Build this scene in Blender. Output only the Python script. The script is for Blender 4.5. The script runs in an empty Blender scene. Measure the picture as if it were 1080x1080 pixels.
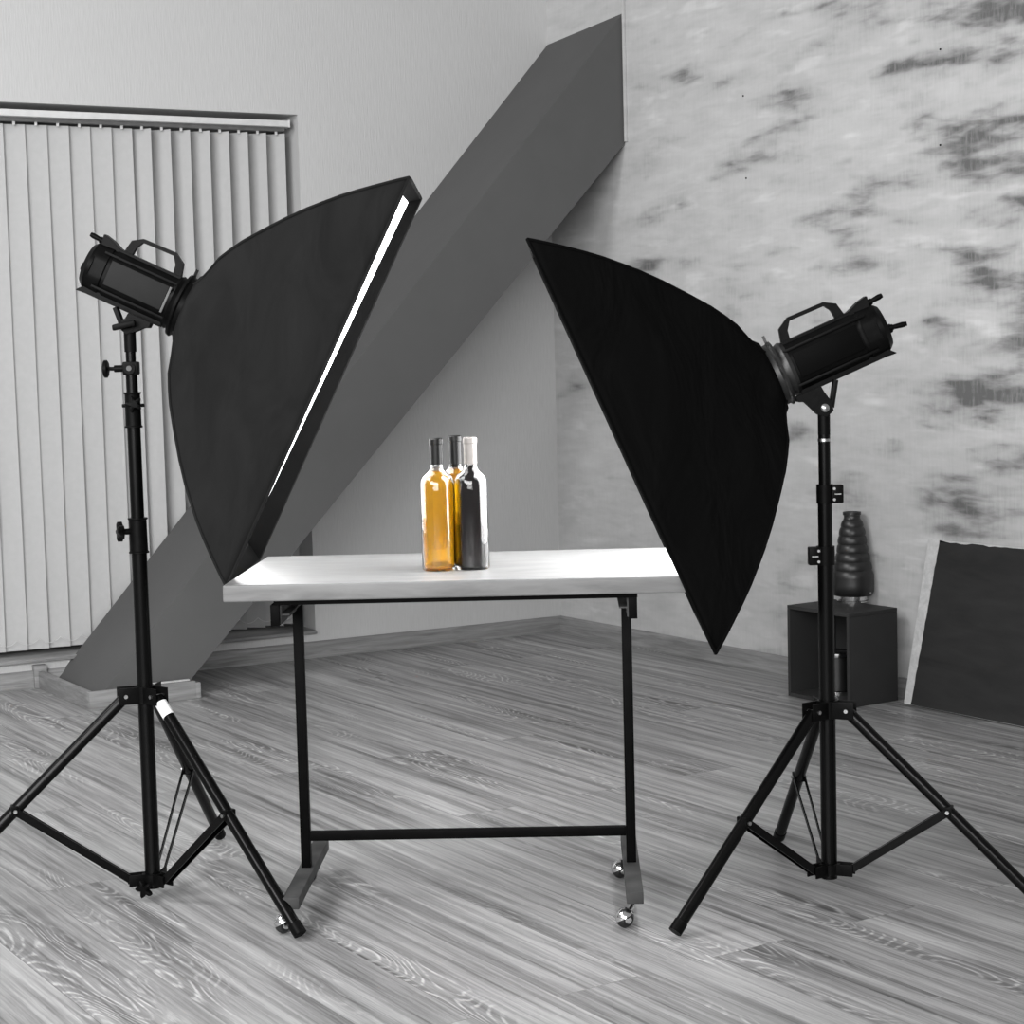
import bpy, bmesh, math, random
from mathutils import Vector as V, Matrix as M4
sin, cos, PI = math.sin, math.cos, math.pi
random.seed(7)
col = bpy.context.scene.collection

# ---------------------------------------------------------------- camera
FP, H, ROLL = 1950.0, 1.22, .026
pit = math.atan(161 / FP)
fw = V((0, cos(pit), -sin(pit))); up0 = V((0, sin(pit), cos(pit))); r0 = V((1, 0, 0))
cr = r0 * cos(ROLL) - up0 * sin(ROLL); cu = up0 * cos(ROLL) + r0 * sin(ROLL)
CO = V((0, 0, H))
cam = bpy.data.cameras.new('camera'); co = bpy.data.objects.new('camera', cam); col.objects.link(co)
m = M4.Identity(4)
for i in range(3):
    m[i][0] = cr[i]; m[i][1] = cu[i]; m[i][2] = -fw[i]; m[i][3] = CO[i]
co.matrix_world = m
cam.sensor_width = 36; cam.lens = 36 * FP / 1080; cam.clip_end = 100
bpy.context.scene.camera = co

def ray(x, y): return fw * FP + cr * (x - 540) + cu * (540 - y)
def atY(x, y, Y): d = ray(x, y); return CO + d * (Y / d.y)          # surveyed point at depth Y
def atZ(x, y, Z=0.): d = ray(x, y); return CO + d * ((Z - H) / d.z)  # surveyed point at height Z

# ---------------------------------------------------------------- materials
def newmat(name):
    mt = bpy.data.materials.new(name); mt.use_nodes = True
    nt = mt.node_tree; nt.nodes.clear()
    out = nt.nodes.new('ShaderNodeOutputMaterial'); b = nt.nodes.new('ShaderNodeBsdfPrincipled')
    nt.links.new(b.outputs[0], out.inputs[0])
    return mt, nt, b
class NB:
    def __init__(s, nt): s.nt = nt
    def n(s, t, ins=None, **kw):
        nd = s.nt.nodes.new('ShaderNode' + t)
        for k, v in kw.items(): setattr(nd, k, v)
        for k, v in (ins or {}).items():
            if isinstance(v, bpy.types.NodeSocket): s.nt.links.new(v, nd.inputs[k])
            else: nd.inputs[k].default_value = v
        return nd
    def coord(s, scale=(1, 1, 1), rot=(0, 0, 0), loc=(0, 0, 0), src=None):
        if src is None: src = s.n('TexCoord').outputs['Object']
        return s.n('Mapping', {'Vector': src, 'Scale': scale, 'Rotation': rot, 'Location': loc}).outputs[0]
    def noise(s, vec, scale=1., detail=4., rough=.5, dist=0.):
        return s.n('TexNoise', {'Vector': vec, 'Scale': scale, 'Detail': detail, 'Roughness': rough, 'Distortion': dist}).outputs['Fac']
    def math(s, op, a, b=0., c=0., clamp=False):
        return s.n('Math', {0: a, 1: b, 2: c}, operation=op, use_clamp=clamp).outputs[0]
    def ss(s, x, a, b, lo=0., hi=1.):
        return s.n('MapRange', {'Value': x, 'From Min': a, 'From Max': b, 'To Min': lo, 'To Max': hi}, interpolation_type='SMOOTHSTEP').outputs[0]
    def bump(s, bsdf, h, st=.2, d=.01):
        bp = s.n('Bump', {'Height': h, 'Strength': st, 'Distance': d}); s.nt.links.new(bp.outputs[0], bsdf.inputs['Normal'])
    def grey(s, bsdf, v):
        c = s.n('CombineColor', {0: v, 1: v, 2: v}); s.nt.links.new(c.outputs[0], bsdf.inputs['Base Color'])

def plain(name, g, rough=.5, metal=0., spec=.5, var=.1, sc=30., bump=0., col3=None):
    mt, nt, b = newmat(name); k = NB(nt)
    b.inputs['Roughness'].default_value = rough; b.inputs['Metallic'].default_value = metal
    b.inputs['Specular IOR Level'].default_value = spec
    n = k.noise(k.coord(), sc)
    if col3:
        mx = k.n('CombineColor', {i: k.math('MULTIPLY', k.ss(n, .3, .7, 1 - var, 1 + var), g * col3[i]) for i in range(3)}); nt.links.new(mx.outputs[0], b.inputs['Base Color'])
    else: k.grey(b, k.math('MULTIPLY', k.ss(n, .3, .7, 1 - var, 1 + var), g))
    if bump: k.bump(b, n, bump, .004)
    return mt

MT = {}
MT['black_metal'] = plain('black_metal', .002, .26, 0, .14, .15)
MT['black_plastic'] = plain('black_plastic', .003, .42, 0, .06, .2, 60, .1)
MT['table_metal'] = plain('table_metal', .002, .5, 0, .04, .2)
MT['bar_paint'] = plain('bar_paint', .05, .6, 0, .2, .3, 14, .1)
MT['panel_grey'] = plain('panel_grey', .016, .6, 0, .1, .06)
MT['panel_dark'] = plain('panel_dark', .002, .5, 0, .03, .06)
MT['chrome'] = plain('chrome', .75, .16, 1, .5, .05)
MT['steel'] = plain('steel', .5, .3, 1, .5, .1)
MT['dull_metal'] = plain('dull_metal', .055, .42, .8, .3, .1)
MT['mid_metal'] = plain('mid_metal', .10, .5, 0, .3)
MT['lining'] = plain('lining', .004, .9, 0, .02)
MT['rubber'] = plain('rubber', .02, .7)
MT['sticker'] = plain('sticker', .85, .5)
MT['dark_gloss'] = plain('dark_gloss', .009, .38, 0, .6, .1)

def fabric(name, g, rough=.85):
    mt, nt, b = newmat(name); k = NB(nt)
    b.inputs['Roughness'].default_value = rough; b.inputs['Specular IOR Level'].default_value = .06
    n = k.noise(k.coord((6, 6, 2.5)), 1.6, 3, .55, .6)
    w = k.noise(k.coord(), 700, 2)
    k.grey(b, k.math('MULTIPLY', k.ss(n, .25, .75, .8, 1.2), g))
    k.bump(b, k.math('ADD', n, k.math('MULTIPLY', w, .02)), .35, .05)
    return mt
MT['softbox_fabric'] = fabric('softbox_fabric', .0105)
MT['softbox_fabric_black'] = fabric('softbox_fabric_black', .0018)

def emit(name, s):
    mt, nt, b = newmat(name)
    b.inputs['Base Color'].default_value = (.8, .8, .8, 1); b.inputs['Emission Color'].default_value = (1, 1, 1, 1)
    b.inputs['Emission Strength'].default_value = s
    return mt
MT['diffuser_l'] = emit('diffuser_l', 4.8); MT['diffuser_r'] = emit('diffuser_r', 15.)

# floor: laminate planks laid along the plaster wall
DR = V((.540, -.842, 0)).normalized()
def mk_floor():
    mt, nt, b = newmat('laminate_planks'); k = NB(nt)
    a = math.atan2(.842, .540)
    c = k.coord(rot=(0, 0, a))
    br = k.n('TexBrick', {'Vector': c, 'Color1': (0, 0, 0, 1), 'Color2': (1, 1, 1, 1), 'Mortar': (.5, .5, .5, 1), 'Scale': 1., 'Mortar Size': .0012,
                          'Mortar Smooth': .2, 'Bias': 0., 'Brick Width': 2.1, 'Row Height': .192}, offset=.37, offset_frequency=2)
    rnd = k.n('SeparateColor', {0: br.outputs['Color']}).outputs[0]
    mort = br.outputs['Fac']
    shift = k.n('CombineXYZ', {0: k.math('MULTIPLY', rnd, 17.3), 1: k.math('MULTIPLY', rnd, 9.1), 2: k.math('MULTIPLY', rnd, 41.)}).outputs[0]
    cs = k.n('VectorMath', {0: c, 1: shift}, operation='ADD').outputs[0]
    wob = k.noise(k.coord((4, 30, 1), src=cs), 1., 3, .6)
    g1 = k.noise(k.coord((1.5, 8.5, 1), src=cs), 1., 1.2, .4, .15)            # cathedral field
    g1 = k.math('MULTIPLY_ADD', k.math('SUBTRACT', wob, .5), .022, g1)
    rings = k.math('FRACT', k.math('MULTIPLY', g1, 34.))
    line = k.math('MULTIPLY', k.ss(rings, .45, .72), k.ss(rings, .98, .76))
    dline = k.math('MULTIPLY', k.ss(rings, .95, 1.), k.ss(rings, 1., .97))
    fine = k.noise(k.coord((3.5, 170, 1), src=cs), 1., 5, .7)
    mid = k.noise(k.coord((1.1, 34, 1), src=cs), 1., 4, .6)
    brk = k.ss(k.noise(k.coord((14, 90, 1), src=cs), 1., 3, .6), .40, .60)
    reg = k.ss(k.noise(k.coord((.9, 5., 1), src=cs, loc=(5, 2, 0)), 1., 2), .50, .62)
    big = k.noise(k.coord((.7, 4.5, 1), src=cs), 1., 2)
    v = k.math('MULTIPLY_ADD', k.math('SUBTRACT', fine, .5), .50, .265)
    v = k.math('MULTIPLY_ADD', k.math('SUBTRACT', mid, .5), .66, v)
    v = k.math('MULTIPLY_ADD', k.math('SUBTRACT', big, .5), .32, v)
    v = k.math('MULTIPLY_ADD', k.math('SUBTRACT', rnd, .5), .05, v)
    v = k.math('MULTIPLY_ADD', k.math('MULTIPLY', k.math('MULTIPLY', line, reg), k.math('MULTIPLY_ADD', brk, .8, .2)), .24, v)
    v = k.math('MULTIPLY_ADD', reg, -.05, v)
    v = k.math('MULTIPLY', v, k.ss(mort, 0, 1, 1, .72))
    v = k.math('MAXIMUM', v, .07)
    k.grey(b, v)
    nt.links.new(k.ss(fine, .3, .7, .34, .48), b.inputs['Roughness'])
    b.inputs['Specular IOR Level'].default_value = .45
    k.bump(b, k.math('SUBTRACT', k.math('MULTIPLY', fine, .4), mort), .12, .003)
    return mt
MT['floor'] = mk_floor()

def mk_wallpaper():
    mt, nt, b = newmat('ribbed_wallpaper'); k = NB(nt)
    b.inputs['Roughness'].default_value = .75; b.inputs['Specular IOR Level'].default_value = .3
    n = k.noise(k.coord((170, 170, 14)), 1., 3, .6)
    n2 = k.noise(k.coord(), 1.3, 3)
    v = k.math('MULTIPLY_ADD', k.math('SUBTRACT', n, .5), .10, .495)
    v = k.math('MULTIPLY_ADD', k.math('SUBTRACT', n2, .5), .05, v)
    k.grey(b, v); k.bump(b, n, .35, .004)
    return mt
MT['wallpaper'] = mk_wallpaper()

def mk_plaster():
    mt, nt, b = newmat('smeared_plaster'); k = NB(nt)
    b.inputs['Roughness'].default_value = .8; b.inputs['Specular IOR Level'].default_value = .25
    o = k.n('TexCoord').outputs['Object']
    x = k.n('SeparateXYZ', {0: o}).outputs[0]
    z = k.n('SeparateXYZ', {0: o}).outputs[2]
    A = k.noise(k.coord((2.3, 1, 8.), src=o), 1., 3., .5, .2)
    B = k.noise(k.coord((6., 1, 24), src=o, loc=(3, 0, 7)), 1., 4, .55, .2)
    S = k.noise(k.coord((75, 1, 9), src=o), 1., 4, .75)                      # vertical scratches
    Cc = k.noise(k.coord((1.2, 1, 2.8), src=o, loc=(9, 2, 1)), 1., 3, .5)
    bx = k.math('ADD', k.ss(x, .3, 2.0, -.045, .01), k.ss(x, 2.15, 2.6, 0, .06))
    bx = k.math('ADD', bx, k.ss(z, .4, 1.6, -.03, 0.))
    fld = k.math('ADD', k.math('MULTIPLY', A, .60), k.math('ADD', k.math('MULTIPLY', B, .28), k.math('MULTIPLY', Cc, .16)))
    fld = k.math('ADD', fld, bx)
    dark = k.ss(fld, .495, .69)
    core = k.ss(k.math('MULTIPLY_ADD', k.math('SUBTRACT', S, .5), .16, fld), .58, .67)
    L = k.noise(k.coord((3.4, 1, 13), src=o, loc=(1, 5, 3)), 1., 3., .5, .1)
    light = k.math('MULTIPLY', k.ss(L, .56, .72), k.math('SUBTRACT', 1., dark))
    v = k.math('MULTIPLY_ADD', k.math('SUBTRACT', Cc, .5), .16, .475)
    v = k.math('MULTIPLY_ADD', k.math('SUBTRACT', B, .5), .22, v)
    v = k.math('MULTIPLY_ADD', light, .10, v)
    v = k.math('MULTIPLY_ADD', dark, -.25, v)
    v = k.math('MULTIPLY_ADD', core, -.12, v)
    v = k.math('MULTIPLY_ADD', k.math('MULTIPLY', k.math('SUBTRACT', S, .5), k.math('ADD', dark, .2)), .42, v)
    v = k.math('MAXIMUM', v, .12)
    k.grey(b, v); k.bump(b, k.math('ADD', A, k.math('MULTIPLY', S, .2)), .2, .01)
    return mt
MT['plaster'] = mk_plaster()

def mk_streak(name, base, amp, sc=(3, 3, 60), rough=.5, dist=1.5, rot=(0, 0, 0)):
    mt, nt, b = newmat(name); k = NB(nt)
    b.inputs['Roughness'].default_value = rough; b.inputs['Specular IOR Level'].default_value = .35
    n = k.noise(k.coord(sc, rot=rot), 1., 4, .6, dist)
    n2 = k.noise(k.coord(tuple(s * 3 for s in sc), rot=rot), 1., 3, .6, .5)
    v = k.math('MULTIPLY_ADD', k.math('SUBTRACT', n, .5), amp, base)
    v = k.math('MULTIPLY_ADD', k.math('SUBTRACT', n2, .5), amp * .5, v)
    v = k.math('MAXIMUM', v, base * .25)
    k.grey(b, v); return mt
MT['skirting'] = mk_streak('skirting_wood', .22, .30, (2.5, 4, 42), .5, 1.2)
MT['beam'] = mk_streak('painted_beam', .088, .022, (2, 2, 2), .7, .4)
MT['tabletop'] = mk_streak('tabletop_stone_laminate', .155, .15, (3.5, 12, 20), .38, 1.4)
MT['blind'] = plain('blind_fabric', .43, .8, 0, .2, .02, 40)
MT['box_grey'] = plain('box_grey', .034, .6, 0, .12, .08, 5)
MT['board_face'] = mk_streak('charcoal_board_face', .0155, .030, (2.2, 2, 9), .7, .8)
MT['board_edge'] = mk_streak('raw_board_edge', .50, .35, (30, 30, 30), .8, .5)
MT['white_paint'] = plain('white_paint', .62, .6, 0, .3, .04)
MT['cord'] = plain('cord', .5, .6)
MT['frame_dark'] = plain('frame_dark', .12, .5)

def mk_glass(name, colr, rough=0., ior=1.45, trans=1., dens=None):
    mt, nt, b = newmat(name); k = NB(nt)
    b.inputs['Base Color'].default_value = (*colr, 1); b.inputs['Roughness'].default_value = rough
    if name == 'red_wine': b.inputs['Specular IOR Level'].default_value = .1
    b.inputs['IOR'].default_value = ior; b.inputs['Transmission Weight'].default_value = trans
    return mt
MT['clear_glass'] = mk_glass('clear_glass', (.93, .93, .93))
MT['dark_glass'] = mk_glass('dark_glass', (.22, .24, .24))
MT['window_glass'] = mk_glass('window_glass', (.9, .9, .9), 0, 1.1)
MT['white_wine'] = mk_glass('white_wine', (.98, .52, .010), 0, 1.33, .72)
MT['amber_wine'] = mk_glass('amber_wine', (.85, .42, .012), 0, 1.33, .72)
MT['red_wine'] = mk_glass('red_wine', (.006, .004, .004), .05, 1.33, .0)
MT['capsule_black'] = plain('capsule_black', .003, .35, 0, .25, .1)
MT['capsule_silver'] = plain('capsule_silver', .20, .45, .2, .4, .05, col3=(1, .93, .88))

# ---------------------------------------------------------------- mesh builder
class MB:
    def __init__(s, T=None): s.bm = bmesh.new(); s.T = T or M4.Identity(4)
    def _in(s, tb, T=None):
        me = bpy.data.meshes.new('t'); tb.to_mesh(me); tb.free()
        me.transform(s.T @ (T or M4.Identity(4))); s.bm.from_mesh(me); bpy.data.meshes.remove(me); return s
    def box(s, c, size, bev=0., T=None, seg=2):
        tb = bmesh.new(); bmesh.ops.create_cube(tb, size=1)
        for v in tb.verts: v.co = V((v.co.x * size[0], v.co.y * size[1], v.co.z * size[2]))
        if bev: bmesh.ops.bevel(tb, geom=list(tb.edges), offset=bev, segments=seg, affect='EDGES', profile=.6)
        return s._in(tb, (T or M4.Identity(4)) @ M4.Translation(V(c)))
    def ring(s, rings, closed=False, caps=True):
        tb = bmesh.new(); R = [[tb.verts.new(p) for p in r] for r in rings]; n = len(R[0])
        N = len(R)
        for i in range(N if closed else N - 1):
            A, B = R[i], R[(i + 1) % N]
            for j in range(n): tb.faces.new((A[j], A[(j + 1) % n], B[(j + 1) % n], B[j]))
        if caps and not closed:
            tb.faces.new(list(reversed(R[0]))); tb.faces.new(R[-1])
        bmesh.ops.recalc_face_normals(tb, faces=tb.faces)
        return s._in(tb)
    def tube(s, pts, r, n=16, caps=True, rr=None, closed=False):
        pts = [V(p) for p in pts]; rings = []; prev = None; N = len(pts)
        for i, p in enumerate(pts):
            if closed: t = (pts[(i + 1) % N] - pts[i - 1]).normalized()
            elif i == 0: t = (pts[1] - p).normalized()
            elif i == N - 1: t = (p - pts[-2]).normalized()
            else: t = ((pts[i + 1] - p).normalized() + (p - pts[i - 1]).normalized()).normalized()
            if prev is None:
                a = V((0, 0, 1)) if abs(t.z) < .9 else V((1, 0, 0)); x = t.cross(a).normalized()
            else: x = (prev - t * prev.dot(t)).normalized()
            prev = x; y = t.cross(x); q = rr[i] if rr else r
            rings.append([p + x * q * cos(2 * PI * j / n) + y * q * sin(2 * PI * j / n) for j in range(n)])
        return s.ring(rings, closed, caps)
    def bar(s, a, b, w, h, side=None, bev=0.):      # rectangular bar from a to b
        a, b = V(a), V(b); t = (b - a); L = t.length; t.normalize()
        sd = V(side) if side else (V((0, 0, 1)) if abs(t.z) < .95 else V((1, 0, 0)))
        x = t.cross(sd).normalized(); y = t.cross(x).normalized()
        T = M4(((x.x, y.x, t.x, (a.x + b.x) / 2), (x.y, y.y, t.y, (a.y + b.y) / 2), (x.z, y.z, t.z, (a.z + b.z) / 2), (0, 0, 0, 1)))
        return s.box((0, 0, 0), (w, h, L), bev, T)
    def lathe(s, prof, o=(0, 0, 0), ax=(0, 0, 1), n=40, closed=False):
        ax = V(ax).normalized(); a = V((1, 0, 0)) if abs(ax.x) < .9 else V((0, 1, 0)); x = ax.cross(a).normalized(); y = ax.cross(x); o = V(o)
        rings = [[o + ax * z + (x * cos(2 * PI * j / n) + y * sin(2 * PI * j / n)) * max(r, 1e-5) for j in range(n)] for r, z in prof]
        return s.ring(rings, closed, caps=not closed)
    def prism(s, poly, a, b, axis='y', bev=0.):     # polygon in xz extruded in y
        tb = bmesh.new()
        A = [tb.verts.new((p[0], a, p[1])) for p in poly]; B = [tb.verts.new((p[0], b, p[1])) for p in poly]; n = len(poly)
        tb.faces.new(A); tb.faces.new(list(reversed(B)))
        for i in range(n): tb.faces.new((A[i], B[i], B[(i + 1) % n], A[(i + 1) % n]))
        bmesh.ops.recalc_face_normals(tb, faces=tb.faces)
        if bev: bmesh.ops.bevel(tb, geom=list(tb.edges), offset=bev, segments=2, affect='EDGES')
        return s._in(tb)
    def build(s, name, mat, parent=None, smooth=38, off=None):
        bm = s.bm; me = bpy.data.meshes.new(name)
        if parent is not None and off is None: off = parent.get('_o') or parent.location
        if off is not None: bmesh.ops.translate(bm, verts=bm.verts, vec=-V(off))
        for f in bm.faces: f.smooth = True
        for e in bm.edges:
            if len(e.link_faces) == 2 and e.calc_face_angle(0) > math.radians(smooth): e.smooth = False
        bm.to_mesh(me); bm.free(); me.materials.append(MT[mat] if isinstance(mat, str) else mat)
        o = bpy.data.objects.new(name, me); col.objects.link(o)
        if parent is not None: o.parent = parent
        elif off is not None: o.location = V(off)
        return o
ROOT = {}
def thing(name, label, cat, loc, group=None):
    o = bpy.data.objects.new(name, None); col.objects.link(o); o.location = V(loc); o.empty_display_size = .1
    o['label'] = label; o['category'] = cat
    if group: o['group'] = group
    return o
def part(mb, name, mat, root, under=None, label=None, smooth=38):
    o = mb.build(name, mat, under or root, smooth, off=root.location)
    if label: o['label'] = label
    return o

# ---------------------------------------------------------------- room
C = V((.208, 8.236, 0))
DL = V((.8755, .4832, 0)).normalized()               # window wall, towards the corner
aL = math.atan2(DL.y, DL.x); aR = math.atan2(DR.y, DR.x)
TL = M4.Translation(C) @ M4.Rotation(aL, 4, 'Z'); TR = M4.Translation(C) @ M4.Rotation(aR, 4, 'Z')
def wobj(mb, name, mat, T, kind=None, smooth=38):
    o = mb.build(name, mat, None, smooth); o.matrix_world = T
    if kind: o['kind'] = kind
    return o
fl = MB(); fl.box((0, 4.2, -.05), (11, 12.5, .1)); o = fl.build('floor', 'floor'); o['kind'] = 'structure'

CH = 3.3
WX0, WX1, WZ0, WZ1 = -4.3, -1.19, .10, 2.238         # window opening
w = MB()
w.box(((WX1 + .25) / 2, .15, CH / 2), (.25 - WX1, .3, CH))
w.box(((-6 + WX0) / 2, .15, CH / 2), (WX0 + 6, .3, CH))
w.box(((WX0 + WX1) / 2, .15, (CH + WZ1) / 2), (WX1 - WX0, .3, CH - WZ1))
w.box(((WX0 + WX1) / 2, .15, WZ0 / 2), (WX1 - WX0, .3, WZ0))
wobj(w, 'wall_left', 'wallpaper', TL, 'structure')
w = MB(); w.box((2.9, .15, CH / 2), (5.8, .3, CH)); wobj(w, 'wall_right', 'plaster', TR, 'structure')

# window set deep in the opening
win = bpy.data.objects.new('window_1', None); col.objects.link(win); win.matrix_world = TL; win['kind'] = 'structure'
def wpart(mb, name, mat, under=None):
    o = mb.build(name, mat, None); o.parent = under or win; return o
f = MB()
for x in (WX0 + .03, WX1 - .03, -2.2, -3.25): f.box((x, .24, (WZ0 + WZ1) / 2), (.06, .05, WZ1 - WZ0), .004)
for z in (WZ0 + .03, WZ1 - .03): f.box(((WX0 + WX1) / 2, .24, z), (WX1 - WX0, .05, .06), .004)
wf = wpart(f, 'window_frame', 'frame_dark')
g = MB(); g.box(((WX0 + WX1) / 2, .245, (WZ0 + WZ1) / 2), (WX1 - WX0 - .1, .008, WZ1 - WZ0 - .1)); wpart(g, 'window_pane', 'window_glass', wf)
s_ = MB(); s_.box(((WX0 + WX1) / 2, .10, WZ0 + .008), (WX1 - WX0 - .002, .245, .015), .003); wpart(s_, 'window_sill', 'skirting')

# vertical blind
bl = thing('vertical_blind', 'pale vertical fabric blind with headrail covering the low window, behind the left studio lamp', 'blind', TL @ V((-2.7, .07, 0)))
T = TL
h = MB(T); h.box(((WX0 - 1.218) / 2, .035, 2.202), (-1.218 - WX0, .04, .026), .004); h.box((-1.221, .035, 2.202), (.006, .044, .030), .001)
part(h, 'headrail', 'white_paint', bl)
h = MB(T); h.box(((WX0 - 1.23) / 2, .06, 2.182), (-1.23 - WX0, .03, .014)); part(h, 'track', 'frame_dark', bl)
sp = .0845; x = -1.262; i = 0; xs = []
while x > WX0 + .05:
    ang = math.radians(47 if i < 8 else 9) + random.uniform(-.02, .02)
    hw = .0445
    dx, dy = cos(ang) * hw, -sin(ang) * hw
    tb = MB(T); rings = []
    ph = random.uniform(0, 6)
    for zz in range(15):
        z = .138 + (2.166 - .138) * zz / 14
        sway = .002 * sin(zz * .6 + ph)
        line = []
        for u in range(7):
            t = (u - 3) / 3; bow = .003 * (1 - t * t)
            line.append(V((x + dx * t + sin(ang) * bow, .075 + dy * t * (1 if i < 8 else 1) + bow + sway, z)))
        back = [p + V((0, .0012, 0)) for p in reversed(line)]
        rings.append(line + back)
    tb.ring(rings)
    sl = part(tb, 'slat', 'blind', bl)
    hk = MB(T); hk.box((x, .062, 2.172), (.010, .006, .022), .001); part(hk, 'slat_hanger', 'white_paint', bl, sl)
    xs.append(x); x -= sp if i >= 8 else .081; i += 1
ch = MB(T)
for a, b in zip(xs[:-1], xs[1:]):
    pts = [V((a + (b - a) * t / 8, .048, .182 - .020 * (1 - (t / 4 - 1) ** 2))) for t in range(9)]
    ch.tube(pts, .0016, 6)
part(ch, 'bottom_chain', 'cord', bl)

# skirting boards
def skirt(name, T, x0, x1, h=.068, t=.018):
    w = MB(); p = [(-t, 0), (0.001, 0), (0.001, h), (-t * .4, h), (-t * .85, h - .006), (-t, h - .016)]
    tb = [[V((x, q[0], q[1])) for q in p] for x in (x0, x1)]
    w.ring(tb); return wobj(w, name, 'skirting', T, 'structure', 30)
skirt('baseboard_left', TL, -6, .0)
skirt('baseboard_right', TR, 0.0, 5.6)
# skirting boxed round the foot of the beam
w = MB()
for (a, b) in (((-2.352, -.02), (-2.327, -.615)), ((-2.335, -.615), (-1.935, -.615))):
    w.bar((a[0], a[1], .034), (b[0], b[1], .034), .02, .068, side=(0, 0, 1), bev=.003)
w.box((-2.352, -.012, .045), (.05, .045, .09), .004)
w.box((-1.925, -.606, .030), (.022, .034, .06), .003)
wobj(w, 'trim_1', 'skirting', TL, 'structure')
w = MB(); w.box((-2.02, -.598, .070), (.14, .014, .005), .001)
wobj(w, 'trim_2', 'board_edge', TL, 'structure')
# vertical batten on the plaster next to the beam head
w = MB(); w.box((.572, -.006, 2.70), (.012, .012, 1.19), .002); wobj(w, 'trim_3', 'plaster', TR, 'structure')

# slanted beam
w = MB()
w.prism([(-2.308, 0.0), (-1.990, 0.0), (.10, 2.168), (.10, 2.70)], -.558, -.001)
bo = wobj(w, 'slanted_beam', 'beam', TL)
bo['label'] = 'thick dark grey beam slanting from the floor by the window up to the plaster wall'; bo['category'] = 'beam'

# ---------------------------------------------------------------- light stands
def stand(tag_, P, feet, z_hub, z_low, z_top, cuts, rads, style, label, z_foot=.004):
    root = thing('light_stand', label, 'light stand', (P.x, P.y, 0))
    def z(v): return V((P.x, P.y, v))
    dirs = [(V((q.x, q.y, 0)) - V((P.x, P.y, 0))) for q in feet]
    # telescoping pole sections, bottom to top
    zs = [z_low - .012] + cuts + [z_top]
    for i in range(len(zs) - 1):
        b = MB(); b.tube([z(zs[i] - (.06 if i else 0)), z(zs[i + 1])], rads[i], 24); part(b, 'pole_section', 'black_metal', root)
    # leg hub
    b = MB(); b.tube([z(z_hub - .02), z(z_hub + .02)], rads[0] + .006, 28)
    for d in dirs:
        n = d.normalized(); t = V((-n.y, n.x, 0))
        for s in (-1, 1): b.bar(z(z_hub) + n * .014 + t * s * .016, z(z_hub) + n * .062 + t * s * .016, .004, .038, side=(0, 0, 1), bev=.001)
    hub = part(b, 'leg_hub', 'black_plastic', root)
    for d in dirs:
        n = d.normalized(); t = V((-n.y, n.x, 0)); bb = MB()
        bb.tube([z(z_hub) + n * .046 - t * .022, z(z_hub) + n * .046 + t * .022], .0045, 10); part(bb, 'bolt', 'steel', root, hub)
    # lower runner
    b = MB(); b.tube([z(z_low), z(z_low + .022)], rads[0] + .007, 28)
    for d in dirs:
        n = d.normalized(); t = V((-n.y, n.x, 0))
        for s in (-1, 1): b.bar(z(z_low + .011) + n * .016 + t * s * .013, z(z_low + .011) + n * .056 + t * s * .013, .004, .026, side=(0, 0, 1), bev=.001)
    run = part(b, 'runner', 'black_plastic', root)
    if style == 'knob':
        b = MB(); star(b, z(z_low - .006) + V((-.012, -.026, 0)), V((-.35, -.9, -.1)), .022, .012); part(b, 'runner_knob', 'black_plastic', root, run)
    for k, (d, q) in enumerate(zip(dirs, feet)):
        n = d.normalized(); t = V((-n.y, n.x, 0)); R = d.length
        a = z(z_hub - .004) + n * .046; e = z(.0) + n * R; e.z = .0155 * .75 + z_foot
        L = MB(); L.tube([a, e], .0135, 20)
        leg = part(L, 'leg', 'black_metal', root)
        u = (e - a).normalized()
        c = MB(); c.tube([e - u * .022, e + u * .004], .0150, 20); part(c, 'foot_cap', 'black_plastic', root, leg)
        j = a.lerp(e, .515)
        c = MB(); c.box((0, 0, 0), (.018, .030, .024), .003, M4.Translation(j) @ M4.Rotation(math.atan2(n.y, n.x), 4, 'Z'))
        jo = part(c, 'joint', 'black_plastic', root, leg)
        c = MB(); c.tube([j - t * .019, j + t * .019], .0042, 10); part(c, 'joint_bolt', 'steel', root, leg)
        lo = z(z_low + .011) + n * .048; b = MB()
        for s in (-1, 1): b.bar(lo + t * s * .0095, j + t * s * .0135, .003, .017 if k != 2 else .010, side=(0, 0, 1))
        if k != 2: b.bar(lo + V((0, 0, .008)), j + V((0, 0, .008)), .020, .003)
        part(b, 'brace', 'black_metal', root)
        if style == 'knob' and k == 0:
            st = MB(); st.tube([a + u * .016, a + u * .055], .0141, 20); part(st, 'sticker', 'sticker', root, leg, 'white label sleeve near the top of the leg')
    return root, z
def star(b, o, ax, R, th):
    ax = V(ax).normalized(); a = V((0, 0, 1)); x = ax.cross(a).normalized(); y = ax.cross(x)
    rings = []
    for hh, sc in ((0, .55), (th * .2, 1), (th, 1), (th * 1.2, .8)):
        rings.append([V(o) + ax * hh + (x * cos(q * PI / 15) + y * sin(q * PI / 15)) * R * sc * (.72 + .28 * cos(5 * q * PI / 15)) for q in range(30)])
    b.ring(rings)
def collar(root, z, zc, hh, r, under=None):
    b = MB(); b.lathe([(r * .9, -hh), (r * 1.12, -hh), (r * 1.12, -hh + .003), (r, -hh + .005), (r * .96, hh - .005), (r * 1.1, hh - .003), (r * 1.1, hh), (r * .9, hh)], z(zc), n=32)
    return part(b, 'locking_collar', 'black_plastic', root)

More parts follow.
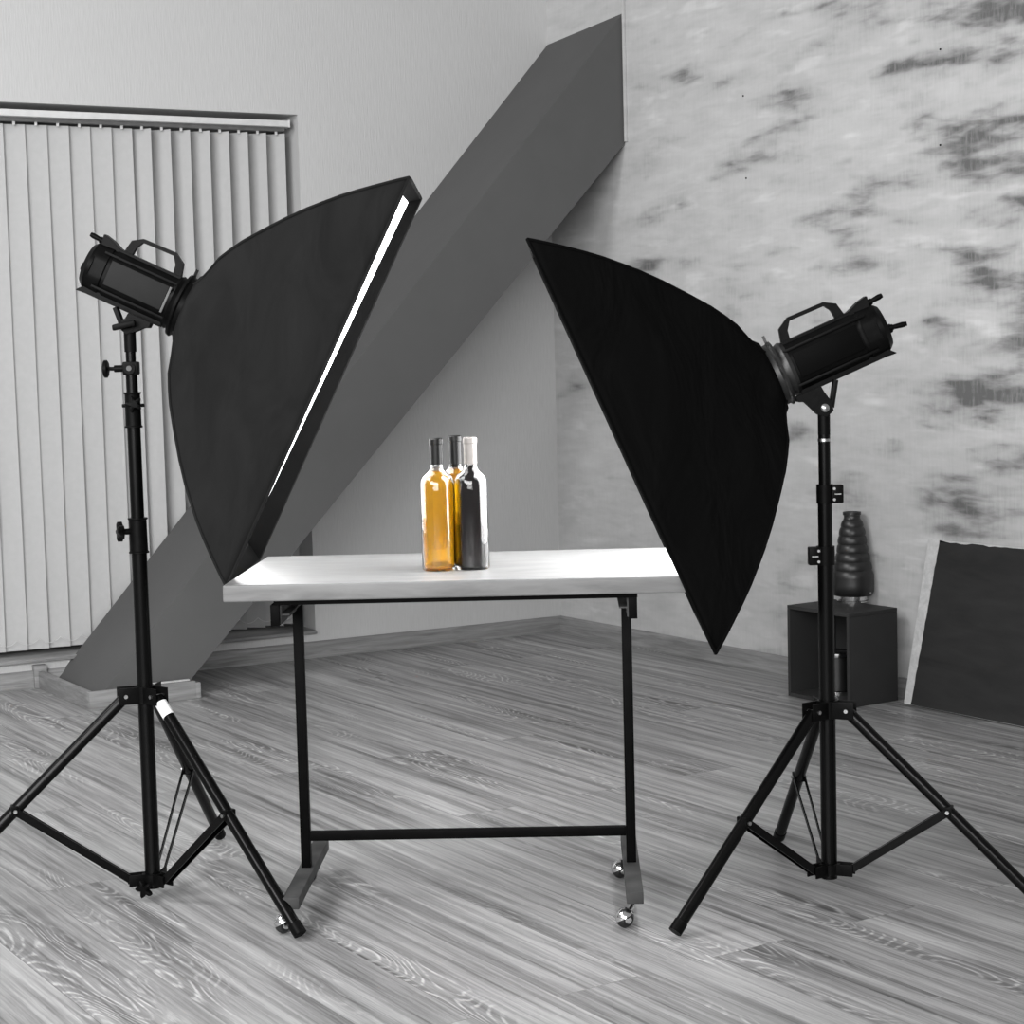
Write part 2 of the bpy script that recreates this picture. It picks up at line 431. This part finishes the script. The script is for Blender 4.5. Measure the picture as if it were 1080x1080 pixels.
# left stand
PL = V((-.866, 4.255, 0))
def tri(a, b, sgn):
    a = V((a.x, a.y, 0)); b = V((b.x, b.y, 0)); d = b - a; n = V((-d.y, d.x, 0)).normalized() * sgn
    P = (a + b) / 2 + n * d.length * .2887; return P, P + n * (d.length * .5774)
fa, fb = atZ(316, 991), atZ(232, 886)
PL, fc = tri(fa, fb, 1)
PL.x = -.851
stL, zL = stand('l', PL, [fa, fc, fb], .478, .038, 1.318, [.845, 1.13, 1.225], [.0175, .0152, .0132, .0112], 'knob',
                'black tripod light stand with star knobs in front of the window blind')
c1 = collar(stL, zL, .843, .040, .0205)
b = MB(); star(b, zL(.853) + V((-.030, -.012, 0)), V((-.85, -.35, 0)), .024, .013); b.tube([zL(.853), zL(.853) + V((-.034, -.014, 0))], .007, 12); part(b, 'star_knob', 'black_plastic', stL, c1)
c1 = collar(stL, zL, 1.128, .040, .0180)
b = MB(); star(b, zL(1.142) + V((.006, -.018, 0)), V((.15, -1, 0)), .020, .010); b.tube([zL(1.138) + V((-.024, 0, 0)), zL(1.138) + V((.026, 0, 0))], .004, 10); part(b, 'star_knob', 'black_plastic', stL, c1)
b = MB(); b.box(zL(1.222), (.034, .034, .030), .004); b.tube([zL(1.222) + V((-.038, 0, 0)), zL(1.222) + V((.0, 0, 0))], .008, 14)
b.tube([zL(1.222) + V((0, -.024, 0)), zL(1.222) + V((0, .018, 0))], .013, 20); c1 = part(b, 'spigot_clamp', 'black_plastic', stL)
b = MB(); b.tube([zL(1.222) + V((-.052, 0, 0)), zL(1.222) + V((-.036, 0, 0))], .0045, 10); b.lathe([(.016, 0), (.020, .002), (.020, .009), (.016, .011)], zL(1.222) + V((-.052, 0, 0)), (-1, 0, 0), 10); part(b, 'clamp_knob', 'black_plastic', stL, c1)
b = MB(); b.tube([zL(1.222) + V((0, -.027, 0)), zL(1.222) + V((0, -.023, 0))], .006, 14); part(b, 'clamp_screw', 'dull_metal', stL, c1)

# right stand
fa2, fb2 = atZ(713, 989), atZ(822, 888)
PR, fc2 = tri(fa2, fb2, -1); PR.x -= .006
stR, zR = stand('r', PR, [fa2, fc2, fb2], .4245, .052, 1.085, [.770, .908], [.0178, .0158, .0132], 'clip',
                'black tripod light stand with clip locks in front of the plaster wall')
for zc, r, sg in ((.906, .0185, 1), (.769, .0205, -1)):
    b = MB(); b.lathe([(r * .8, -.021), (r, -.021), (r, .021), (r * .8, .021)], zR(zc), n=28); b.box(zR(zc) + V((sg * .026, -.004, 0)), (.026, .026, .040), .003)
    c1 = part(b, 'locking_collar', 'black_plastic', stR)
    b = MB()
    for dz in (-.012, .012): b.tube([zR(zc + dz) + V((sg * .018, -.020, 0)), zR(zc + dz) + V((sg * .018, -.0165, 0))], .0032, 10)
    b.box(zR(zc) + V((sg * .026, -.018, .0)), (.014, .003, .0025)); part(b, 'lock_screw', 'steel', stR, c1)
b = MB(); b.lathe([(.011, 0), (.0142, 0), (.0142, .006), (.011, .006)], zR(1.022), n=24); part(b, 'spigot_ring', 'steel', stR)

# ---------------------------------------------------------------- softboxes and lamps
def softbox(nearc, L, W, a_im, side, mats, label, yaw, D, sk):
    # a_im: opening direction in the xz plane
    a = V((a_im[0], 0, a_im[1])).normalized(); wv = V((yaw, 1, 0)).normalized()
    a = (a - wv * a.dot(wv)).normalized(); l = wv.cross(a).normalized()
    if l.z < 0: l = -l
    Fc = nearc + wv * (W / 2); root = thing('softbox', label, 'softbox', Fc - a * D + l * sk)
    HL = L / 2
    prof = [(1., 0), (.975, .018), (.95, .035), (.90, .068), (.85, .100), (.80, .130), (.74, .162), (.68, .193), (.60, .230), (.50, .272), (.41, .308), (.35, .328), (.29, .346), (.24, .360), (.20, .373), (.165, .385)]
    def pt(k, dep, th_idx, N, inset=0.):
        # walk around the rectangle: 4 sides of N points
        sd, u = divmod(th_idx, N); t = u / N
        w = .08 + (k * HL - .08) * (W / 2 - .08) / (HL - .08); lh = k * HL - inset; w -= inset
        cs = [(lh, -w), (lh, w), (-lh, w), (-lh, -w)]
        p0, p1 = cs[sd], cs[(sd + 1) % 4]
        # even spacing with denser corners
        x, y = p0[0] + (p1[0] - p0[0]) * t, p0[1] + (p1[1] - p0[1]) * t
        mid = sin(PI * t)
        # towards the ring the section becomes round
        blend = max(0, min(1, (k - .165) / .13)); blend = blend * blend * (3 - 2 * blend)
        ang = math.atan2(y, x); rr = .082 + (k - .165) * .35
        cx, cy = cos(ang) * rr, sin(ang) * rr
        x, y = x * blend + cx * (1 - blend), y * blend + cy * (1 - blend)
        sag = -.020 * mid * sin(PI * min(1, (1 - k) * 1.1)) * blend + .003 * sin(th_idx * 1.3 + k * 9) * sin(PI * (1 - k)) * mid
        rad = math.hypot(x, y)
        if rad > 0: x += x / rad * sag; y += y / rad * sag
        return Fc + l * (x + sk * (dep / .385) ** 2) + wv * y - a * (dep * D / .385)
    N = 16
    sh = MB(); sh.ring([[pt(k, d, i, N) for i in range(4 * N)] for k, d in prof], caps=False)
    fo = part(sh, 'fabric_shell', mats[0], root, smooth=50)
    md = fo.modifiers.new('s', 'SOLIDIFY'); md.thickness = .003; md.offset = -1
    # piping on ribs and front rim
    pp = MB()
    for c in range(4):
        pp.tube([pt(k, d, c * N, N) for k, d in prof], .0035, 8)
    pp.tube([pt(1., 0, i, N) for i in range(4 * N)], .0035, 8, closed=True)
    part(pp, 'edge_piping', mats[0], root)
    def rec(i):                                      # the diffuser sits a little deeper towards its lower end
        q = pt(1., 0, i, N); return .0245 + .021 * (1 - ((q - Fc).dot(l) / HL + 1) / 2)
    lin = MB(); rings = []
    for f in (0., .35, .7, 1.05):
        rings.append([pt(1 - rec(i) * f * 1.40, rec(i) * f, i, N, .0045) for i in range(4 * N)])
    lin.ring(rings, caps=False); part(lin, 'lip_lining', 'lining', root, label='black inner lip of the softbox')
    df = MB()
    fr = [pt(1 - rec(i) * 1.4, rec(i), i, N, .006) for i in range(4 * N)]; bk = [p - a * .003 for p in fr]
    df.ring([fr, bk]); part(df, 'diffuser', mats[1], root, label='glowing white diffuser cloth')
    O = Fc - a * D + l * sk
    rg = MB(); rg.lathe([(.062, -.022), (.074, -.022), (.076, -.016), (.071, -.012), (.071, -.002), (.079, .002), (.079, .010), (.062, .010)], O, a, 48, closed=True)
    q = O - a * .016 + l * .074; rg.bar(q, q + l * .016, .006, .006)
    part(rg, 'speed_ring', mats[2], root)
    return root, O, a, l, wv

def lamp(O, a, l, wv, label, mats, side, kx=1.):
    # frame: x towards the softbox, z up the body, y the viewer side (-y towards camera)
    T = M4(((a.x, wv.x, l.x, O.x), (a.y, wv.y, l.y, O.y), (a.z, wv.z, l.z, O.z), (0, 0, 0, 1))) @ M4.Diagonal((kx, 1, 1, 1))
    root = thing('studio_lamp', label, 'studio lamp', T @ V((-.14, 0, -.12)))
    R = .060
    def sect(x, s, flat=.90): 
        out = []
        for j in range(32):
            t = 2 * PI * (j + .5) / 32; y, z = cos(t), sin(t); y = max(-flat, min(flat, y)); z = max(-.93, min(.93, z))
            out.append(V((x, y * R * s, z * R * s)))
        return out
    b = MB(T); b.ring([sect(-.262, .97), sect(-.225, 1.), sect(-.222, .96), sect(-.215, .96), sect(-.214, 1), sect(-.04, 1.), sect(-.038, .95)]); body = part(b, 'body', 'black_plastic', root)
    for sy in (-1, 1):
        b = MB(T); b.box((-.133, sy * .0555, .002), (.158, .005, .058), .002)
        part(b, 'side_panel', mats[0], root, body, label='flat grey side panel' if mats[0] == 'panel_grey' else None)
    if mats[0] == 'panel_grey':
        b = MB(T); b.box((-.050, -.0565, .0), (.006, .006, .062), .001); part(b, 'panel_edge', 'mid_metal', root, body)
    # rails top and bottom
    b = MB(T); b.prism([(-.262, .045), (-.268, .077), (-.240, .071), (-.215, .061), (-.19, .060), (-.042, .060), (-.042, .045)], -.022, .022, bev=.002)
    for sy in (-1, 1):
        b.box((-.14, sy * .046, .041), (.20, .006, .006), .001, ); b.box((-.14, sy * .046, -.041), (.20, .006, .006), .001)
    part(b, 'top_rail', 'black_plastic', root)
    b = MB(T); b.prism([(-.278, -.066), (-.258, -.046), (-.042, -.046), (-.042, -.064), (-.25, -.064)], -.028, .028, bev=.002); part(b, 'bottom_rail', 'black_plastic', root)
    # rear panel with dial and plugs
    b = MB(T); b.lathe([(.001, -.008), (.046, -.008), (.057, .004), (.057, .014), (.001, .014)], (-.272, 0, 0), (1, 0, 0), 32); rp = part(b, 'rear_panel', 'black_plastic', root)
    b = MB(T); b.lathe([(.001, .014), (.010, .013), (.011, 0), (.001, 0)], (-.281, .01, -.012), (-1, 0, 0), 20); part(b, 'dial', 'black_plastic', root, rp)
    pl = [((-.262, -.006, .060), (-.302, -.006, .063))] + ([((-.278, -.018, -.008), (-.325, -.018, -.016))] if side > 0 else [])
    for p, q in pl:
        p, q = V(p), V(q); b = MB(T); b.tube([p, p.lerp(q, .3), p.lerp(q, .35), p.lerp(q, .8), q], 0, 14, rr=[.0075, .0075, .0055, .0065, .005]); part(b, 'cable_plug', 'black_plastic', root)
    # carrying handle
    b = MB(T)
    pts = [(-.195, 0, .056), (-.190, 0, .084), (-.172, 0, .099), (-.085, 0, .101), (-.064, 0, .084), (-.058, 0, .056)]
    rings = []
    for i, (p, th) in enumerate(zip(pts, (.011, .010, .0045, .0045, .010, .011))):
        p = V(p); q0 = V(pts[max(0, i - 1)]); q1 = V(pts[min(5, i + 1)]); t = (q1 - q0).normalized(); n = V((-t.z, 0, t.x))
        rings.append([p + n * th * sx + V((0, sy * .010, 0)) for sx, sy in ((-1, -1), (1, -1), (1, 1), (-1, 1))])
    b.ring(rings); part(b, 'handle', 'black_plastic', root, smooth=30)
    # mounting collar between body and speed ring
    b = MB(T); b.lathe([(.02, -.045), (.060, -.045), (.064, -.036), (.060, -.026), (.060, 0), (.02, 0)], (-.002, 0, 0), (1, 0, 0), 40); part(b, 'mount_collar', mats[1], root)
    return root, T

# left softbox
nearL = (atY(432, 187, 4.00) + atY(239, 619, 4.00)) / 2; LL = (atY(432, 187, 4.00) - atY(239, 619, 4.00)).length
dv = atY(432, 187, 4.00) - atY(239, 619, 4.00)
aLs = V((dv.z, 0, -dv.x)).normalized()
_, OL, aa, ll, ww = softbox(nearL, LL, .52, (aLs.x, aLs.z), -1, ('softbox_fabric', 'diffuser_l', 'black_plastic'),
    'dark grey rectangular softbox on the left, its glowing edge facing the bottles', 0.0, .362, .020)
lampL, TLm = lamp(OL, aa, ll, ww, 'black studio flash head with grey side panel, left of the table', ('panel_grey', 'black_plastic'), -1, .89)
# right softbox
p1, p2 = atY(556, 252, 3.80), atY(754.5, 689, 3.80); dv = p1 - p2
aRs = V((-dv.z, 0, dv.x)).normalized()
_, OR, ab, lb_, wb = softbox((p1 + p2) / 2, dv.length, .66, (aRs.x, aRs.z), 1, ('softbox_fabric_black', 'diffuser_r', 'dull_metal'),
    'black rectangular softbox on the right, seen from its dark outer side', .033, .372, -.012)
lampR, TRm = lamp(OR, ab, lb_, wb, 'black studio flash head with two rear cable plugs, by the plaster wall', ('panel_dark', 'dull_metal'), 1, .96)

def yoke(root, T, P, ztop, silver):
    # tilting bracket: from the stand tip to the lamp's bottom rail
    piv = V((P.x, P.y, ztop + .004)); Ti = T.inverted()
    pl = Ti @ piv
    base = -.064
    b = MB(T)
    x = pl.x; z0 = pl.z; y0 = pl.y; kx = .86 if not silver else 1.
    for sy in (y0 - .014, y0 + .014):
        b.prism([(x + .050, base + .004), (x - .012, base + .004), (x - .014, base - .012), (x - .020, z0 + .008), (x - .016, z0 - .014), (x + .004, z0 - .020), (x + .020, z0 - .008), (x + .036, base - .014), (x + .050, base - .008)], sy - .004, sy + .004, bev=.001)
    for sy in (y0,):
        b.bar((x - .050, sy, base + .002), (x - .016, sy, z0 - .006), .010, .030, side=(0, 1, 0), bev=.001)
    b.tube([V((x, y0 - .020, z0)), V((x, y0 + .020, z0))], .017, 22)
    br = part(b, 'tilt_bracket', 'black_plastic', root)
    b = MB(); b.tube([piv - V((0, 0, .012)), V((P.x, P.y, ztop - .055))], .0135, 24); part(b, 'spigot_socket', 'black_plastic', root, br)
    b = MB(T)
    if silver: b.lathe([(.0095, 0), (.0095, .003), (.006, .006), (.001, .007)], (x, y0 - .020, z0), (0, -1, 0), 18); part(b, 'pivot_bolt', 'steel', root, br)
    else:
        b.tube([(x - .004, y0 - .020, z0), (x - .004, y0 - .034, z0)], .007, 12); b.bar((x + .018, y0 - .036, z0 + .014), (x - .028, y0 - .038, z0 - .018), .014, .018, side=(0, 1, 0), bev=.004); part(b, 'tilt_lever', 'black_plastic', root, br)
yoke(lampL, TLm, PL, 1.314, False)
yoke(lampR, TRm, PR, 1.092, True)

# ---------------------------------------------------------------- rolling table
ya = -.034; tc = V((-.1165, 4.112, 0))
TT = M4.Translation(tc) @ M4.Rotation(ya, 4, 'Z')
tab = thing('rolling_table', 'narrow table with marbled top and black metal frame on casters, between the stands', 'table', tc)
b = MB(TT); b.box((0, .018, .744), (.974, .574, .036), .004, seg=3)
part(b, 'tabletop', 'tabletop', tab)
XL, XR = -.371, .366
for xx in (XL, XR):
    b = MB(TT); b.box((xx, 0, .383), (.022, .022, .606), .002); part(b, 'post', 'table_metal', tab)
    b = MB(TT); b.box((xx, 0, .070), (.036, .49, .026), .002); part(b, 'foot_bar', 'bar_paint', tab)
b = MB(TT); b.box((-.0025, 0, .154), (.715, .022, .020), .002); part(b, 'crossbar', 'table_metal', tab)
b = MB(TT)
b.box((0.000, -.235, .7205), (.768, .025, .011), .001); part(b, 'top_rail', 'table_metal', tab)
b = MB(TT); b.box((0.000, .235, .7205), (.768, .025, .011), .001); part(b, 'top_rail', 'table_metal', tab)
for xx, s in ((XL - .012, 1), (XR + .008, -1)):
    b = MB(TT); b.box((xx, 0, .6925), (.018, .49, .045), .001)
    part(b, 'side_rail', 'table_metal', tab)
    b = MB(TT); b.box((xx + s * .020, 0, .6925), (.018, .46, .003)); b.box((xx + s * .0105, 0, .6925), (.003, .46, .040)); part(b, 'angle_iron', 'bar_paint', tab)
for sx, off in ((XL, -.020), (XR, -.022)):
    for sy in (-.180, .200):
        cc = V((sx + off, sy - .045, .0225)); ax = V((.55, -.80, -.12)).normalized()
        b = MB(TT)
        b.tube([(sx, sy - .02, .058), (sx, sy - .02, .050), (cc.x + .010, cc.y + .006, .036)], .006, 12); b.lathe([(.013, 0), (.013, .004), (.002, .006)], (sx, sy - .02, .053), n=16)
        st_ = part(b, 'caster_stem', 'chrome', tab)
        b = MB(TT); hx = V((-.45, .15, .88)).normalized()   # chrome hood: half a ball shell
        pr = [(.0215 * cos(q * PI / 20), .0215 * sin(q * PI / 20)) for q in range(11)] + [(.0195 * cos(q * PI / 20), .0195 * sin(q * PI / 20)) for q in range(10, -1, -1)]
        b.lathe(pr, cc, hx, 28, closed=True); part(b, 'caster_hood', 'chrome', tab, st_)
        b = MB(TT); b.lathe([(.003, -.012), (.013, -.012), (.0195, -.006), (.0205, 0), (.0195, .006), (.013, .0125), (.003, .0125)], cc + V((0, 0, -.0018)), ax, 28); part(b, 'wheel', 'dark_gloss', tab, st_)
        b = MB(TT); b.lathe([(.001, .0), (.0085, 0), (.007, .003), (.001, .004)], cc + ax * .0125 + V((0, 0, -.0018)), ax, 20); part(b, 'hub_cap', 'chrome', tab, st_)

# ---------------------------------------------------------------- wine bottles
ZT = .7625
def bottle(p, Hh, R, glass, wine, cap, label, fill, capl, neckr=.0135, shoulder=.665):
    root = thing('wine_bottle', label, 'bottle', p, None)
    def sc(pr): return [(r * R, z * Hh) for r, z in pr]
    nr = neckr / R; s0 = shoulder
    outer = [(.001, .055), (.35, .045), (.62, .018), (.80, .002), (.92, .0), (.985, .010), (1, .03), (1, s0), (.985, s0 + .024), (.92, s0 + .048), (.80, s0 + .070), (.63, s0 + .088), (.49, s0 + .104), (nr + .04, s0 + .125), (nr, s0 + .155), (nr, .955), (nr + .035, .957), (nr + .035, .99), (nr + .01, .995)]
    inner = [(nr - .09, .99), (nr - .10, s0 + .155), (nr - .05, s0 + .12), (.54, s0 + .082), (.71, s0 + .066), (.84, s0 + .042), (.91, s0 + .02), (.93, s0), (.93, .04), (.88, .022), (.6, .034), (.35, .066), (.001, .075)]
    prof = outer + inner
    b = MB(); b.lathe(sc(prof), p, n=48, closed=False); body = part(b, 'glass_body', glass, root, smooth=60)
    # liquid just inside the glass
    lq = [(.001, .0757), (.35, .0667), (.6, .0347), (.88, .0227), (.9, .03), (.925, .042), (.925, s0), (.905, s0 + .02), (.835, s0 + .041)]
    tail = [(.705, s0 + .065), (.535, s0 + .081), (nr - .055, s0 + .119), (nr - .105, s0 + .155), (nr - .105, fill - .001)]
    def lq_r(f):
        for p, q in zip(tail[:-1], tail[1:]):
            if p[1] <= f <= q[1]: return p[0] + (q[0] - p[0]) * (f - p[1]) / (q[1] - p[1])
        return tail[-1][0]
    lq += [t for t in tail if t[1] < fill] + [(lq_r(fill), fill), (.001, fill)]
    b = MB(); b.lathe([(r * R - (.0004 if r > .01 else 0), z * Hh) for r, z in lq], p, n=48); part(b, 'wine', wine, root, body, smooth=60)
    c0 = capl
    b = MB(); b.lathe([(nr * R + .0004, c0 * Hh), (nr * R + .0012, c0 * Hh), (nr * R + .0012, .951 * Hh), ((nr + .035) * R + .0012, .955 * Hh), ((nr + .035) * R + .0012, .992 * Hh), ((nr - .02) * R, 1.0 * Hh), (.001, 1.0 * Hh), (.001, .994 * Hh), ((nr + .035) * R + .0002, .991 * Hh), ((nr + .035) * R + .0002, .957 * Hh), (nr * R + .0004, .953 * Hh)], p, n=36)
    part(b, 'capsule', cap, root)
    return root
b1 = V((-.163, 4.050, ZT)); b2 = V((-.0885, 4.054, ZT)); b3 = V((-.1235, 4.122, ZT))
bottle(b1, .290, .0375, 'clear_glass', 'white_wine', 'capsule_black', 'bottle of golden white wine with clear neck and black capsule, leftmost on the table', .745, .80, .0135, .65)
bottle(b2, .290, .0365, 'clear_glass', 'red_wine', 'capsule_silver', 'dark red wine bottle with silver capsule, rightmost on the table', .79, .795, .0135, .65)
bottle(b3, .292, .0372, 'clear_glass', 'amber_wine', 'capsule_black', 'amber wine bottle standing behind and between the two front bottles', .74, .755, .0135, .65)

# ---------------------------------------------------------------- by the plaster wall
n_in = V((DR.y, -DR.x, 0))                          # from the wall into the room
# cube shelf, open towards the camera
bx = thing('cube_shelf', 'dark grey open cube shelf on the floor against the plaster wall', 'shelf', TR @ V((2.02, -.17, 0)))
x0, x1, y0, y1, hz, t = 1.862, 2.178, -.292, -.066, .326, .013
b = MB(TR)
b.box(((x0 + x1) / 2, (y0 + y1) / 2, t / 2 + .0005), (x1 - x0 - 2 * t, y1 - y0, t)); part(b, 'bottom_panel', 'box_grey', bx)
b = MB(TR); b.box(((x0 + x1) / 2, (y0 + y1) / 2, hz - t / 2), (x1 - x0, y1 - y0, t), .001); part(b, 'top_panel', 'box_grey', bx)
for xx in (x0 + t / 2, x1 - t / 2):
    b = MB(TR); b.box((xx, (y0 + y1) / 2, (hz - t) / 2), (t, y1 - y0, hz - t - .001), .001); part(b, 'side_panel', 'box_grey', bx)
b = MB(TR); b.box(((x0 + x1) / 2, y1 - .004, hz / 2), (x1 - x0 - 2 * t - .001, .006, hz - 2 * t - .002)); part(b, 'back_panel', 'box_grey', bx)
# snoot on top
sp_ = atZ(899.5, 634, hz); SN = V((sp_.x, sp_.y, hz + .0005))
sn = thing('snoot', 'black ribbed cone light snoot with silver ring on top of the cube shelf', 'snoot', SN)
k6 = 6.35 / 1950
b = MB(); b.lathe([(.052, 0), (.057, 0), (.057, .004), (.052, .006), (.052, .020), (.056, .023), (.04, .024)], SN, n=40); part(b, 'mount_ring', 'chrome', sn)
pr = [(.040, .021), (.056, .022), (.063, .035), (.0635, .060), (.0625, .075)]
zb = .075; rb = [.0625, .0575, .0515, .0465, .0425, .0390, .034, .026]
hs = [.030, .029, .028, .028, .028, .028, .026]
for i in range(7):
    r_, r2, h_ = rb[i], rb[i + 1], hs[i]
    for q in range(1, 7):
        t_ = q / 6; pr.append((r_ + (r2 - r_) * t_ + .0022 * sin(PI * t_) - (.0012 if q == 6 else 0), zb + h_ * t_))
    zb += h_
pr += [(.026, zb), (.024, zb + .004), (.024, zb + .012), (.027, zb + .014), (.027, zb + .024), (.02, zb + .024), (.02, zb + .004), (.001, zb)]
pr = [(r * 1.2, .021 + (z - .021) * 1.09) for r, z in pr]
b = MB(); b.lathe(pr, SN, n=48); part(b, 'cone', 'dark_gloss', sn)
b = MB(); b.tube([SN + V((.050, -.052, .034)), SN + V((.053, -.056, .034))], .004, 10); part(b, 'rivet', 'steel', sn)
# reflector inside
RP = TR @ V((2.000, -.185, t + .001))
rf = thing('lamp_reflector', 'black cylindrical lamp reflector with silver rims inside the cube shelf', 'reflector', RP)
b = MB(); b.lathe([(.046, .018), (.052, .018), (.050, .135), (.047, .135)], RP, n=40); part(b, 'barrel', 'dark_gloss', rf)
b = MB(); b.lathe([(.046, 0), (.050, 0), (.050, .014), (.046, .018), (.04, .018)], RP, n=40); part(b, 'lower_ring', 'chrome', rf)
b = MB(); b.lathe([(.047, .134), (.058, .136), (.060, .142), (.060, .150), (.050, .153), (.046, .150)], RP, n=40); part(b, 'upper_ring', 'chrome', rf)

# leaning board
lean = V((0, .075, .567)).normalized()
P0 = V((2.252, -.112, .006)); 
bd = thing('leaning_board', 'large charcoal painted board with raw pale edge leaning on the wall beside the cube shelf', 'board', TR @ P0)
ux, uz = V((1, 0, 0)), lean; uy = uz.cross(ux) * -1
uy = V((0, lean.z, -lean.y))
TBd = TR @ M4.Translation(P0) @ M4(((1, 0, .085, 0), (0, uy.y, uz.y, 0), (0, uy.z, uz.z, 0), (0, 0, 0, 1)))
BW, BH = .98, .570
b = MB(TBd); b.box((BW / 2, .014, BH / 2), (BW, .028, BH), .001); part(b, 'backing', 'board_edge', bd)
# painted face, slightly ragged at its edge
rag = []
rr_ = random.Random(3)
pts = [(.034 + .018 * z / 30 + rr_.uniform(0, .003), z * BH / 30) for z in range(31)] + [(x_ * BW / 40 + .054, BH - rr_.uniform(.001, .007)) for x_ in range(38)] + [(BW - .004, BH - .004), (BW - .004, .002)]
pts[0] = (.034, .001)
b = MB(TBd); b.prism(pts, -.0015, .0005); part(b, 'painted_face', 'board_face', bd)

# small nails in the plaster
for (nx, nz, lb) in ((1.318, 2.194, 'small dark nail high in the plaster, above another nail, nearer the beam'),
                     (1.328, 1.884, 'small dark nail in the plaster above the right softbox'),
                     (2.336, 2.213, 'small dark nail highest at the right side of the plaster wall'),
                     (2.333, 1.898, 'small dark nail in the plaster above the right flash head')):
    b = MB(TR); b.lathe([(.001, -.004), (.003, -.003), (.0035, .001), (.001, .001)], (nx, 0, nz), (0, 1, 0), 12)
    o = b.build('nail', 'black_metal', None, off=TR @ V((nx, 0, nz))); o['label'] = lb; o['category'] = 'nail'; o['group'] = 'nails in the plaster wall'

# ---------------------------------------------------------------- light
def area(name, loc, target, sx, sy, power):
    L = bpy.data.lights.new(name, 'AREA'); L.shape = 'RECTANGLE'; L.size = sx; L.size_y = sy; L.energy = power
    o = bpy.data.objects.new(name, L); col.objects.link(o); o.location = loc
    o.rotation_euler = (V(target) - V(loc)).to_track_quat('-Z', 'Y').to_euler(); return o
area('upper_left_fill', (-2.9, 3.4, 3.6), (-.2, 5.4, .9), 1.4, 1.4, 100)  # unseen lamp added high on the left to brighten the beam's top face
area('side_window_daylight', (-2.5, .9, 2.3), (-.9, 3.5, .0), 1.5, 1.5, 105)
area('front_fill', (-1.0, -2.2, 2.3), (.3, 7.5, 1.5), 4.2, 2.2, 395)  # broad soft fill added behind the camera for the walls, no window there
w = bpy.data.worlds.new('world'); bpy.context.scene.world = w; w.use_nodes = True
bg = w.node_tree.nodes['Background']; bg.inputs[0].default_value = (1, 1, 1, 1); bg.inputs[1].default_value = .32
vs = bpy.context.scene.view_settings
vs.view_transform = 'Standard'; vs.look = 'None'; vs.gamma = 1; vs.use_curve_mapping = False; vs.exposure = 0.
